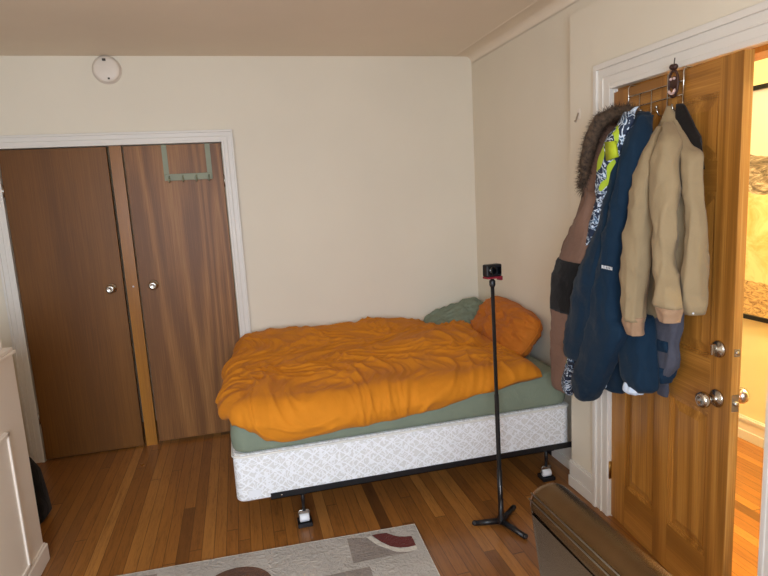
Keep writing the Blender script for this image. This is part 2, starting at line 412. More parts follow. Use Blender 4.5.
TAN_SLEEVE_LEFT=[(1.818, 0.475, 0.012, 0.09, 0.013),(1.761, 0.502, 0.019, 0.13, 0.02),(1.698, 0.51, 0.03, 0.16, 0.031),(1.558, 0.511, 0.039, 0.18, 0.04),(1.376, 0.493, 0.048, 0.19, 0.042),(1.186, 0.479, 0.042, 0.19, 0.041),(1.125, 0.48, 0.038, 0.19, 0.038),(1.11, 0.485, 0.039, 0.19, 0.03)]
TAN_CUFF_LEFT=[(1.126, 0.484, 0.043, 0.19, 0.028),(1.107, 0.488, 0.034, 0.19, 0.03),(1.072, 0.486, 0.03, 0.19, 0.029),(1.057, 0.49, 0.028, 0.19, 0.028)]
TAN_SLEEVE_MID=[(1.826, 0.521, 0.012, 0.09, 0.013),(1.781, 0.573, 0.024, 0.125, 0.025),(1.726, 0.587, 0.046, 0.14, 0.035),(1.591, 0.608, 0.045, 0.16, 0.038),(1.473, 0.632, 0.035, 0.17, 0.038),(1.352, 0.632, 0.026, 0.17, 0.029),(1.241, 0.693, 0.033, 0.2, 0.036),(1.202, 0.703, 0.039, 0.2, 0.035)]
TAN_CUFF_MID=[(1.213, 0.705, 0.035, 0.2, 0.03),(1.193, 0.711, 0.031, 0.2, 0.032),(1.166, 0.713, 0.027, 0.2, 0.03),(1.153, 0.716, 0.025, 0.2, 0.028)]
TAN_FRONT=[(1.864, 0.487, 0.007, 0.05, 0.008),(1.766, 0.567, 0.017, 0.075, 0.019),(1.729, 0.604, 0.023, 0.08, 0.027),(1.7, 0.64, 0.034, 0.085, 0.032),(1.62, 0.661, 0.026, 0.09, 0.031),(1.487, 0.686, 0.022, 0.095, 0.027),(1.387, 0.697, 0.027, 0.1, 0.033),(1.302, 0.693, 0.034, 0.1, 0.041),(1.222, 0.686, 0.035, 0.1, 0.041),(1.206, 0.694, 0.038, 0.105, 0.035),(1.17, 0.704, 0.023, 0.105, 0.027)]
SHADOW_HOOD=[(1.89, 0.491, 0.013, 0.03, 0.01),(1.849, 0.516, 0.022, 0.035, 0.02),(1.777, 0.544, 0.041, 0.04, 0.025),(1.724, 0.563, 0.063, 0.04, 0.025),(1.654, 0.572, 0.066, 0.04, 0.02)]
FUR_PATH=[(0.305, 1.891, 0.1),(0.234, 1.898, 0.13),(0.18, 1.879, 0.16),(0.126, 1.814, 0.17),(0.074, 1.718, 0.17),(0.037, 1.6, 0.16)]

H = 2.577
XL, XR, YF = -3.35, 0.03, -5.2          # left wall, outer face of right wall, front wall
XJ, YJ = -.095, -1.442                  # build-out that carries the door
DY0, DY1 = -1.785, -2.63                # doorway
HX = 1.2                                # hall wall
# ---------------------------------------------------------------- setting
o = B('floor', M['floor'], None, lambda b: bx(b, XL-.1, HX+.1, YF-.1, .6, -.06, 0)); struct(o, 'varnished oak strip floor running through into the hall')
o = B('ceiling', M['ceil'], None, lambda b: bx(b, XL-.1, HX+.1, YF-.1, .6, H, H+.08)); struct(o)
CX0, CX1, CZ = -3.13, -1.80, 2.032      # closet opening
def f(b):
    bx(b, XL-.1, CX0, 0, .12, 0, H); bx(b, CX0, CX1, 0, .12, CZ, H); bx(b, CX1, XR, 0, .12, 0, H)
o = B('wall_back', M['wall'], None, f); struct(o)
struct(B('wall_closet_back', M['wall'], None, lambda b: bx(b, XL-.1, CX1+.1, .5, .6, 0, H)))
struct(B('wall_left', M['wall'], None, lambda b: bx(b, XL-.1, XL, YF, .5, 0, H)))
def f(b):
    bx(b, 0, XR+.09, YJ, .12, 0, H)
struct(B('wall_right_far', M['wall'], None, f))
def f(b):
    ZT = 2.43
    bx(b, XJ, XR, DY0, YJ, 0, ZT); bx(b, XJ, XR, DY1, DY0, 2.03, ZT); bx(b, XJ, XR, YF, DY1, 0, ZT)
    bx(b, 0, XR, YF, YJ, ZT, H)
struct(B('wall_right', M['wall'], None, f))
# coved plaster between right wall and ceiling
def f(b):
    n = 10; prev = None; R = .045
    prof = [(0, H-.05)]+[(-R+R*math.cos(t*PI/2/n), H-R+R*math.sin(t*PI/2/n)-.002) for t in range(n+1)]+[(-.127, H-.0012), (-.131, H-.003), (-.135, H-.0012), (-.137, H)]
    for y in (0, YF):
        cur = [b.verts.new((x, y, z)) for x, z in prof]
        if prev:
            for i in range(len(prof)-1):
                q = b.faces.new((prev[i], prev[i+1], cur[i+1], cur[i])); q.smooth = True
        prev = cur
struct(B('trim_1', M['ceil'], None, f), 'coved plaster strip between right wall and ceiling')
# front wall with the window the daylight comes through
WX0, WX1, WZ0, WZ1 = -2.9, -1.5, .9, 2.2
def f(b):
    bx(b, XL-.1, WX0, YF-.12, YF, 0, H); bx(b, WX1, HX+.1, YF-.12, YF, 0, H)
    bx(b, WX0, WX1, YF-.12, YF, 0, WZ0); bx(b, WX0, WX1, YF-.12, YF, WZ1, H)
struct(B('wall_front', M['wall'], None, f))
def f(b):
    t = .05
    for x in (WX0, (WX0+WX1)/2-t/2, WX1-t): bx(b, x, x+t, YF-.09, YF-.03, WZ0, WZ1)
    for z in (WZ0, (WZ0+WZ1)/2-t/2, WZ1-t): bx(b, WX0, WX1, YF-.085, YF-.035, z, z+t)
    bx(b, WX0-.05, WX1+.05, YF-.02, YF+.06, WZ0-.03, WZ0)
struct(B('window_1', M['trim'], None, f))
struct(B('wall_hall', M['hallwall'], None, lambda b: bx(b, HX, HX+.1, YF, .6, 0, H)))
struct(B('wall_hall_end', M['hallwall'], None, lambda b: bx(b, XR+.09, HX, .5, .6, 0, H)))
# baseboards
def board(b, axis, c0, c1, face, sgn):
    for z0, z1, d in ((0, .06, .022), (.06, .115, .015), (.115, .14, .02), (.14, .147, .012)):
        if axis == 'y': bx(b, min(face, face+sgn*d), max(face, face+sgn*d), c0, c1, z0, z1)
        else: bx(b, c0, c1, min(face, face+sgn*d), max(face, face+sgn*d), z0, z1)
bevmod(struct(B('baseboard_right', M['trim'], None, lambda b: (board(b, 'y', DY0+.118, YJ, XJ, -1)))))
bevmod(struct(B('baseboard_right_far', M['trim'], None, lambda b: board(b, 'y', YJ+.001, -.025, 0, -1))))
bevmod(struct(B('baseboard_back', M['trim'], None, lambda b: board(b, 'x', CX1+.09, -.001, 0, -1))))
bevmod(struct(B('baseboard_hall', M['trim'], None, lambda b: board(b, 'y', YF, .5, HX, -1))))
bevmod(struct(B('baseboard_left', M['trim'], None, lambda b: board(b, 'y', YF, -.03, XL, 1))))
bevmod(struct(B('baseboard_right_near', M['trim'], None, lambda b: board(b, 'y', YF, DY1-.12, XJ, -1))))
# door casing on the build-out
def f(b):
    X = XJ; w = .112
    def strip(y0, y1, z0, z1, d): bx(b, X-d, X, y0, y1, z0, z1)
    for (yi, s) in ((DY0, 1), (DY1, -1)):
        ys = lambda a, c: (min(yi+s*a, yi+s*c), max(yi+s*a, yi+s*c))
        strip(*ys(.004, w), 0, 2.034+w, .016); strip(*ys(w-.022, w+.004), 0, 2.034+w+.004, .026); strip(*ys(.0, .02), 0, 2.034+.02, .020); strip(*ys(.05, .058), 0, 2.084, .021)
    strip(DY1-w, DY0+w, 2.034, 2.034+w, .0161); strip(DY1-w, DY0+w+.004, 2.034+w-.022, 2.038+w, .0261); strip(DY1, DY0, 2.03, 2.052, .0201); strip(DY1-.05, DY0+.05, 2.084, 2.092, .0211)
bevmod(struct(B('trim_2', M['trim'], None, f), 'white moulded casing around the open pine door'))
def f(b):
    bx(b, XJ+.001, XR, DY0-.001, DY0+.012-.012+.0, 0, 2.03) if 0 else None
    bx(b, XJ, XR+.01, DY0-.004, DY0, 0, 2.03); bx(b, XJ, XR+.01, DY1, DY1+.004, 0, 2.03)
    bx(b, XJ+.045, XJ+.085, DY0-.016, DY0-.004, 0, 2.03); bx(b, XJ+.045, XJ+.085, DY1+.004, DY1+.016, 0, 2.03)
bevmod(struct(B('trim_3', M['trim'], None, f), 'white door jamb lining'))
struct(B('trim_4', M['mull'], None, lambda b: bx(b, XJ+.02, XR+.01, DY1+.004, DY0-.004, 2.012, 2.03)), 'brown timber head of the doorway')
B('strike_plate', M['blk'], bpy.data.objects['trim_3'], lambda b: bx(b, XJ+.01, XJ+.034, DY1+.004, DY1+.006, .84, .90))
# closet casing
def f(b):
    w = .078
    def v(x0, x1, z0, z1, d): bx(b, x0, x1, -d, 0, z0, z1)
    for xi, s in ((CX1, 1), (CX0, -1)):
        xs = lambda a, c: (min(xi+s*a, xi+s*c), max(xi+s*a, xi+s*c))
        v(*xs(0, w), 0, CZ+w, .014); v(*xs(w-.014, w), 0, CZ+w, .024); v(*xs(.0, .016), 0, CZ+.01, .019); v(*xs(.035, .041), 0, CZ+.035, .018)
    v(CX0-w, CX1+w, CZ, CZ+w, .0141); v(CX0-w, CX1+w, CZ+w-.014, CZ+w+.001, .0241); v(CX0, CX1, CZ, CZ+.016, .0191); v(CX0-.03, CX1+.03, CZ+.035, CZ+.041, .0181)
bevmod(struct(B('trim_5', M['trim'], None, f), 'white moulded casing around the closet doors'))
struct(B('trim_6', M['mull'], None, lambda b: bx(b, -2.497, -2.425, .008, .06, 0, CZ-.002)), 'golden timber post between the closet doors')
# closet doors
def knob(b, o, ax, s=1.0):
    lathe(b, [(0, 0), (.031*s, 0), (.033*s, .004*s), (.030*s, .009*s), (.016*s, .012*s), (.012*s, .018*s), (.012*s, .032*s), (.02*s, .038*s), (.028*s, .048*s), (.0295*s, .058*s), (.026*s, .068*s), (.016*s, .073*s), (.014*s, .0715*s), (0, .072*s)], o, ax, 36)
d1 = B('door_1', M['closetL'], None, lambda b: bx(b, CX0+.004, -2.513, .002, .036, .010, CZ-.006)); bevmod(struct(d1, 'dark brown flat closet door on the left'), .002)
d2 = B('door_2', M['closetR'], None, lambda b: bx(b, -2.412, CX1-.006, .002, .036, .022, CZ-.006)); bevmod(struct(d2, 'reddish brown flat closet door with cathedral grain'), .002)
B('door_knob', M['chrome'], d1, lambda b: knob(b, (-2.585, .002, 1.12), (0, -1, 0), .95), True)
B('door_knob', M['chrome'], d2, lambda b: knob(b, (-2.325, .002, 1.12), (0, -1, 0), .95), True)
B('latch_pin', M['wht'], d1, lambda b: lathe(b, [(0, 0), (.006, 0), (.006, .006), (0, .008)], (-2.455, .012, 1.118), (0, -1, 0), 12))
for dd, hx in ((d1, CX0+.001), (d2, CX1-.003)):
    for hz in (1.78, .3):
        B('hinge', M['chrome'], dd, lambda b: (tube(b, [(hx, -.004, hz-.035), (hx, -.004, hz+.035)], .006, 10), tube(b, [(hx, -.004, hz-.04), (hx, -.004, hz+.04)], .0035, 8)), False)
# rack on closet door
hk = thing('over_door_hook_rack', 'sage green metal hook rack hanging over the right closet door', 'hook rack', (-2.02, 0, 1.8))
def f(b):
    pass
for x in (-2.165, -1.893):
    B('strap', M['green'], hk, lambda b: bx(b, x-.016, x+.016, -.004, -.0015, 1.80, CZ-.004))
B('crossbar', M['green'], hk, lambda b: bx(b, -2.18, -1.88, -.010, -.004, 1.795, 1.838, bev=.002))
for x in (-2.15, -2.065, -1.98, -1.90):
    B('hook', M['green'], hk, lambda b: tube(b, [(x, -.010, 1.825), (x, -.016, 1.80), (x, -.030, 1.785), (x, -.042, 1.792), (x, -.046, 1.81)], .0045, 8))
# ---------------------------------------------------------------- open pine door
ang = math.atan2(-.75, -.075)
DO = (-.095-.018, -1.79, 0)
DM = Matrix.LocRotScale(Vector((-.095, -1.79, 0)), Matrix.Rotation(ang, 3, 'Z').to_euler(), None)
DROT = (0, 0, ang)
door = bpy.data.objects.new('door_3', None); C.objects.link(door); door.location = (-.095, -1.79, 0); door.rotation_euler = DROT
struct(door, 'open six panel pine door hung with coats')
DW, DT, DH = .755, .036, 2.012
US = [(0.0, .115), (.335, .430), (.655, DW)]
ZR = [(.012, .215), (.785, .985), (1.575, 1.680), (1.905, DH)]
def dl(name, mats, fn, smooth=False, parent=door): return B(name, mats, parent, fn, smooth, world=False)
def f(b):
    for a, c in US: bx(b, a, c, 0, DT, .012, DH, 0)
    for z0, z1 in ZR:
        for (a, c) in ((.115, .335), (.430, .655)): bx(b, a, c, 0.0004, DT-.0004, z0, z1, 1)
    for (a, c) in ((.115, .335), (.430, .655)):
        for z0, z1 in ((.215, .785), (.985, 1.575), (1.680, 1.905)):
            bx(b, a, c, .012, DT-.012, z0, z1, 0)
            for yy, s in ((.012, -1), (DT-.012, 1)):
                # ogee sticking around the panel
                for k, (i0, i1, d) in enumerate(((0, .008, .009), (.008, .014, .005))):
                    y0, y1 = sorted((yy, yy+s*d))
                    bx(b, a+i0, a+i1, y0, y1, z0+i0, z1-i0); bx(b, c-i1, c-i0, y0, y1, z0+i0, z1-i0)
                    bx(b, a+i0, c-i0, y0, y1, z0+i0, z0+i1); bx(b, a+i0, c-i0, y0, y1, z1-i1, z1-i0)
                # raised field with bevelled border
                i0, i1, d = .022, .055, .009
                lo = [(a+i0, z0+i0), (c-i0, z0+i0), (c-i0, z1-i0), (a+i0, z1-i0)]
                hi = [(a+i1, z0+i1), (c-i1, z0+i1), (c-i1, z1-i1), (a+i1, z1-i1)]
                L = [b.verts.new((x, yy, z)) for x, z in lo]; Hh = [b.verts.new((x, yy+s*d, z)) for x, z in hi]
                b.faces.new(Hh)
                for k in range(4): b.faces.new((L[k], L[(k+1) % 4], Hh[(k+1) % 4], Hh[k]))
slab = dl('panelled_leaf', [M['pineV'], M['pineH']], f)
dl('latch_edge', M['pineE'], lambda b: bx(b, DW, DW+.0025, .0015, DT-.0015, .012, DH))
dl('door_knob', M['chrome'], lambda b: knob(b, (.697, 0, .856), (0, -1, 0), 1.0), True)
dl('door_knob', M['chrome'], lambda b: knob(b, (.697, DT, .856), (0, 1, 0), 1.0), True)
def f(b):
    lathe(b, [(0, 0), (.030, 0), (.031, .004), (.027, .010), (.013, .012), (.012, .015), (0, .015)], (.697, 0, 1.035), (0, -1, 0), 32)
    bx(b, .692, .702, -.032, -.014, 1.016, 1.054, bev=.003)
dl('deadbolt', M['chrome'], f, False)
dl('latch_plate', M['steel'], lambda b: (bx(b, DW+.0025, DW+.0045, .006, DT-.006, .826, .886), lathe(b, [(0, 0), (.009, 0), (.009, .008), (0, .010)], (DW+.0045, DT/2, .856), (1, 0, 0), 16)))
dl('bolt_plate', M['steel'], lambda b: (bx(b, DW+.0025, DW+.0045, .008, DT-.008, 1.022, 1.048), lathe(b, [(0, 0), (.006, 0), (.006, .002), (0, .002)], (DW+.0045, DT/2, 1.035), (1, 0, 0), 16, 0)))
for hz in (1.80, 1.02, .245):
    dl('hinge', M['brass'], lambda b: (tube(b, [(-.004, -.006, hz-.045), (-.004, -.006, hz+.045)], .0065, 10), bx(b, -.003, .0, -.002, .03, hz-.043, hz+.043)))
# ---------------------------------------------------------------- things on the door
def dthing(name, label, cat, u, off, z, group=None):
    loc = DM @ Vector((u, -off, z)); return thing(name, label, cat, loc, DROT, group)
DOORM = DM.copy()
def coatpart(name, mat, parent, rows=None, fn=None, **k):
    bm = bmesh.new()
    if rows is not None: loft(bm, rows, **k)
    if fn: fn(bm)
    bmesh.ops.transform(bm, matrix=DOORM, verts=bm.verts[:])
    return finish(name, bm, mat, parent, True)
rack = dthing('over_door_coat_rack', 'chrome wire coat rack hooked over the top of the pine door', 'coat rack', .3, .01, 1.9)
def wr(name, *paths, r=.0025): 
    return coatpart(name, M['chrome'], rack, fn=lambda b: [tube(b, p, r, 8) for p in paths])
wr('frame_wire', [(.134, -.012, 1.972), (.485, -.012, 1.972)], [(.134, -.012, 1.925), (.485, -.012, 1.925)])
for u in (.134, .395, .485):
    wr('strap_wire', [(u, .04, 1.98), (u, .04, 2.016), (u, -.003, 2.018), (u, -.012, 2.008), (u, -.012, 1.90)], r=.0032)
for u in (.134, .215, .295, .395, .485):
    wr('hook', [(u, -.012, 1.975), (u, -.013, 1.89), (u, -.022, 1.868), (u, -.04, 1.862), (u, -.052, 1.874), (u, -.056, 1.892)], r=.0028)
for u in (.215, .295, .395):
    coatpart('ball_tip', M['chrome'], rack, fn=lambda b: bmesh.ops.create_icosphere(b, subdivisions=2, radius=.0065, matrix=Matrix.Translation((u, -.056, 1.895))))
orn = dthing('hanging_ornament', 'small oval beaded ornament hanging from the chrome coat rack', 'ornament', .445, .02, 1.93)
def f(b):
    tube(b, [(.445+.026*math.sin(t), -.024, 1.968+.047*math.cos(t)) for t in [k*2*PI/24 for k in range(25)]], .0045, 8)
coatpart('oval_ring', M['dkbrown'], orn, fn=f)
coatpart('disc', M['dkbrown'], orn, fn=lambda b: lathe(b, [(0, 0), (.021, 0), (.022, .003), (.018, .006), (0, .006)], (.445, -.02, 1.972), (0, -1, 0), 20))
coatpart('crescent', M['pink'], orn, fn=lambda b: tube(b, [(.445+.018*math.sin(t), -.030, 1.955+.022*math.cos(t)) for t in [PI*.6+k*PI*.8/10 for k in range(11)]], [.002]+[.005]*9+[.002], 8))
for x in (.437, .455): coatpart('bead', M['pink'], orn, fn=lambda b: bmesh.ops.create_icosphere(b, subdivisions=2, radius=.0055, matrix=Matrix.Translation((x, -.029, 1.985))))
coatpart('knot', M['dkbrown'], orn, fn=lambda b: (bmesh.ops.create_icosphere(b, subdivisions=2, radius=.011, matrix=Matrix.Translation((.436, -.024, 2.028))), bmesh.ops.create_icosphere(b, subdivisions=2, radius=.011, matrix=Matrix.Translation((.452, -.024, 2.026)))))
coatpart('cord', M['thread'], orn, fn=lambda b: tube(b, [(.445, -.024, 2.03), (.447, -.022, 2.058)], .0022, 6))

br = dthing('parka', 'brown parka with fur trimmed hood and black elbow panel, nearest the bed', 'jacket', .13, .1, .65)
coatpart('body', M['brown'], br, BROWN_BODY, amp=.07, seed=1)
coatpart('sleeve', M['brown'], br, BROWN_UPPER, amp=.05, seed=3)
coatpart('elbow_panel', M['blackf'], br, BROWN_PANEL, amp=.05, seed=3)['label'] = 'black panel around the elbow'
coatpart('forearm', M['brown'], br, BROWN_LOWER, amp=.05, seed=3)
def f(b):
    rnd = random.Random(3); P = [Vector((u, -o, z)) for u, z, o in FUR_PATH]
    tube(b, P, [.014, .024, .031, .031, .027, .012], 12)
    for _ in range(5200):
        s = rnd.random()*(len(P)-1); i = min(int(s), len(P)-2); c = P[i].lerp(P[i+1], s-i)
        d = Vector((rnd.gauss(0, 1), rnd.gauss(0, 1), rnd.gauss(0, 1))).normalized()
        base = c + d*.020; L = rnd.uniform(.014, .036)
        tip = base + (d+Vector((-.25, 0, -.35))+Vector((rnd.gauss(0, .25), rnd.gauss(0, .25), rnd.gauss(0, .25)))).normalized()*L
        if tip.y > -.02: continue
        side = d.cross(Vector((rnd.gauss(0, 1), rnd.gauss(0, 1), rnd.gauss(0, 1)))).normalized()*.0011
        s2 = d.cross(side).normalized()*.0011
        v = [b.verts.new(base+side), b.verts.new(base-side*.5+s2), b.verts.new(base-side*.5-s2), b.verts.new(tip)]
        b.faces.new((v[0], v[1], v[3])); b.faces.new((v[1], v[2], v[3])); b.faces.new((v[2], v[0], v[3]))
coatpart('fur_trim', M['fur'], br, fn=f)['label'] = 'dark brown fur edge of the hood'

bl = dthing('ski_jacket', 'petrol blue ski jacket with lime and white printed lining, second from the bed', 'jacket', .3, .12, .72)
coatpart('body', M['blue'], bl, BLUE_BODY, amp=.06, seed=11)
coatpart('sleeve', M['blue'], bl, BLUE_SLEEVE_LEFT, amp=.06, seed=12)
coatpart('sleeve', M['blue'], bl, BLUE_SLEEVE_FRONT, amp=.06, seed=13)
coatpart('hem', M['blue'], bl, BLUE_HEM, amp=.05, seed=14)
coatpart('hem_lining', M['white_f'], bl, WHITE_HEM_LEFT, amp=.05, seed=15, m=10)
coatpart('hem_lining', M['white_f'], bl, WHITE_HEM_RIGHT, amp=.05, seed=16, m=10)
coatpart('printed_lining', M['camo'], bl, LINING_TOP, amp=.05, seed=17, ridge=.004)['label'] = 'lime, white and navy printed lining'
coatpart('printed_cuff', M['camo'], bl, LINING_LOW, amp=.05, seed=18)
def f(b):
    c = [(.366, 1.778), (.428, 1.776), (.446, 1.718), (.378, 1.708)]
    A = [b.verts.new((u, -.248, z)) for u, z in c]; D = [b.verts.new((u, -.235, z)) for u, z in c]
    b.faces.new(A); b.faces.new(D[::-1])
    for k in range(4): b.faces.new((A[k], D[k], D[(k+1) % 4], A[(k+1) % 4]))
coatpart('lime_patch', M['lime'], bl, fn=f)
coatpart('loop', M['white_f'], bl, [(1.905, .335, .008, .10, .006), (1.88, .33, .012, .12, .01), (1.83, .345, .012, .135, .01)], m=8)
gr = dthing('rain_jacket', 'charcoal jacket with blue bands and shadow-darkened hood behind the khaki jacket', 'jacket', .46, .04, .78)
coatpart('body', M['grey'], gr, GREY_BODY, amp=.06, seed=21)
coatpart('pocket_band', M['blue'], gr, GREY_BAND, amp=.04, seed=22, m=8)
coatpart('side_hem', M['blue'], gr, GREY_HEM, amp=.04, seed=23, m=10)
coatpart('buckle_tab', M['grey'], gr, GREY_TAB, amp=.04, seed=24, m=10)
coatpart('hood', M['dark'], gr, SHADOW_HOOD, amp=.05, seed=25)  # hood and painted shadow in one dark piece
tn = dthing('bomber_jacket', 'khaki bomber jacket with ribbed cuffs hanging nearest the door knob', 'jacket', .5, .1, 1.06)
coatpart('body', M['tan'], tn, TAN_BODY, amp=.07, seed=31, folds=4)
coatpart('sleeve', M['tan'], tn, TAN_SLEEVE_LEFT, amp=.05, seed=32, folds=3)
coatpart('ribbed_cuff', M['tanr'], tn, TAN_CUFF_LEFT, amp=.03, seed=33, folds=9, m=12, noisy=.001)
coatpart('sleeve', M['tan'], tn, TAN_SLEEVE_MID, amp=.06, seed=34, folds=3)
coatpart('ribbed_cuff', M['tanr'], tn, TAN_CUFF_MID, amp=.03, seed=35, folds=9, m=12, noisy=.001)
coatpart('front_panel', M['tan'], tn, TAN_FRONT, amp=.05, seed=36, folds=3)
coatpart('zip_pull', M['wht'], tn, fn=lambda b: bmesh.ops.create_icosphere(b, subdivisions=1, radius=.004, matrix=Matrix.Translation((.725, -.125, 1.178))))
# small pale lettering on the front of the blue jacket
tc = bpy.data.curves.new('lettering', 'FONT'); tc.body = 'BURTON'; tc.size = .019; tc.extrude = .001
to = bpy.data.objects.new('lettering', tc); dg = bpy.context.evaluated_depsgraph_get(); C.objects.link(to)
dg.update(); me_ = bpy.data.meshes.new_from_object(to.evaluated_get(dg)); bpy.data.objects.remove(to)
me_.transform(DOORM @ Matrix.Translation((.375, -.262, 1.30)) @ Matrix.Rotation(math.radians(90), 4, 'X'))
me_.materials.clear(); me_.materials.append(M['wht'])
lo = bpy.data.objects.new('lettering', me_); C.objects.link(lo); lo.parent = bl; lo.matrix_parent_inverse = world_of(bl).inverted()
# ---------------------------------------------------------------- bed
BX0, BX1, BY0, BY1 = -1.872, -.075, -1.402, -.03
bf = thing('bed_frame', 'black metal bed frame under the quilted box spring', 'bed frame', ((BX0+BX1)/2, -.7, 0))
def rail(y0, s): 
    return lambda b: (bx(b, BX0+.16, BX1+.01, min(y0, y0+s*.032), max(y0, y0+s*.032), .196, .2), bx(b, BX0+.16, BX1+.01, min(y0, y0+s*.004), max(y0, y0+s*.004), .196, .228))
B('side_rail', M['blk'], bf, rail(BY0-.006, 1)); B('side_rail', M['blk'], bf, rail(BY1+.004, -1))
for x in (-1.555, -.195):
    B('cross_rail', M['blk'], bf, lambda b: (bx(b, x-.016, x+.016, BY0, BY1, .190, .194), bx(b, x-.002, x+.002, BY0, BY1, .164, .190)))
lg = []
for x in (-1.555, -.195):
    for y in (-1.345, -.10):
        leg = B('leg', M['blk'], bf, lambda b: (tube(b, [(x, y, .075), (x, y, .192)], .009, 12), bx(b, x-.022, x+.022, y-.02, y+.02, .178, .19)))
        def f(b):
            bx(b, x-.023, x+.023, y-.003, y+.003, .055, .075); tube(b, [(x-.028, y, .038), (x-.028, y+.0, .07), (x-.02, y, .078), (x+.02, y, .078), (x+.028, y, .07), (x+.028, y, .038)], .0028, 8)
        B('caster_fork', M['chrome'], leg, f)
        B('caster_roller', M['wht'], leg, lambda b: (lathe(b, [(0, -.024), (.018, -.024), (.021, -.021), (.021, .021), (.018, .024), (0, .024)], (x, y, .0375), (1, 0, 0), 24)))
        cup = B('furniture_cup', M['blk'], None, lambda b: (bx(b, x-.036, x+.036, y-.036, y+.036, .001, .010, bev=.002), bx(b, x-.036, x+.036, y-.036, y-.031, .008, .022), bx(b, x-.036, x+.036, y+.031, y+.036, .008, .022), bx(b, x-.036, x-.031, y-.031, y+.031, .008, .022), bx(b, x+.031, x+.036, y-.031, y+.031, .008, .022)))
        w1 = 'left' if x < -1 else 'right'; w2 = 'front' if y < -1 else 'rear'
        tag(cup, 'black square floor cup under the %s %s bed caster' % (w1, w2), 'floor protector', 'floor cups under the bed casters')
for x in (-1.63, -1.61): 
    pass
B('rivet', M['chrome'], bf, lambda b: lathe(b, [(0, 0), (.005, 0), (.004, .003), (0, .004)], (-1.66, BY0-.006, .213), (0, -1, 0), 12))
def roundbox(b, x0, x1, y0, y1, z0, z1, r, rz, nx=60, ny=40, sag=0, seed=0, amp=0.0):
    """soft box: vertical corners radius r, top and bottom edges radius rz, fine grid"""
    r0 = bmesh.ops.create_cube(b, size=1)
    for v in r0['verts']: v.co = Vector(((x0+x1)/2+v.co.x*(x1-x0), (y0+y1)/2+v.co.y*(y1-y0), (z0+z1)/2+v.co.z*(z1-z0)))
    ve = [e for e in b.edges if abs(e.verts[0].co.z-e.verts[1].co.z) > .01]
    bmesh.ops.bevel(b, geom=ve, offset=r, segments=6, affect='EDGES', profile=.5)
    he = [e for e in b.edges if abs(e.verts[0].co.z-e.verts[1].co.z) < 1e-5 and len(e.link_faces) == 2 and abs(e.link_faces[0].normal.z-e.link_faces[1].normal.z) > .5]
    bmesh.ops.bevel(b, geom=he, offset=rz, segments=5, affect='EDGES', profile=.5)
bs = thing('box_spring', 'white quilted box spring with damask ticking under the green mattress', 'box spring', ((BX0+BX1)/2, -.7, .2))
B('quilted_body', M['tick'], bs, lambda b: roundbox(b, BX0, BX1, BY0, BY1, .201, .442, .045, .016), True)
def loop(x0, x1, y0, y1, z, r, n=6):
    P = []
    for cx, cy, a0 in ((x1-r, y1-r, 0), (x0+r, y1-r, PI/2), (x0+r, y0+r, PI), (x1-r, y0+r, 3*PI/2)):
        for k in range(n+1):
            a = a0+k*PI/2/n; P.append((cx+r*math.cos(a), cy+r*math.sin(a), z))
    P.append(P[0]); return P
B('piping', M['pipe'], bs, lambda b: tube(b, loop(BX0-.001, BX1+.001, BY0-.001, BY1+.001, .432, .046), .006, 8, caps=False))
B('care_label', M['wht'], bs, lambda b: bx(b, -1.815, -1.755, BY0-.003, BY0-.001, .222, .258))
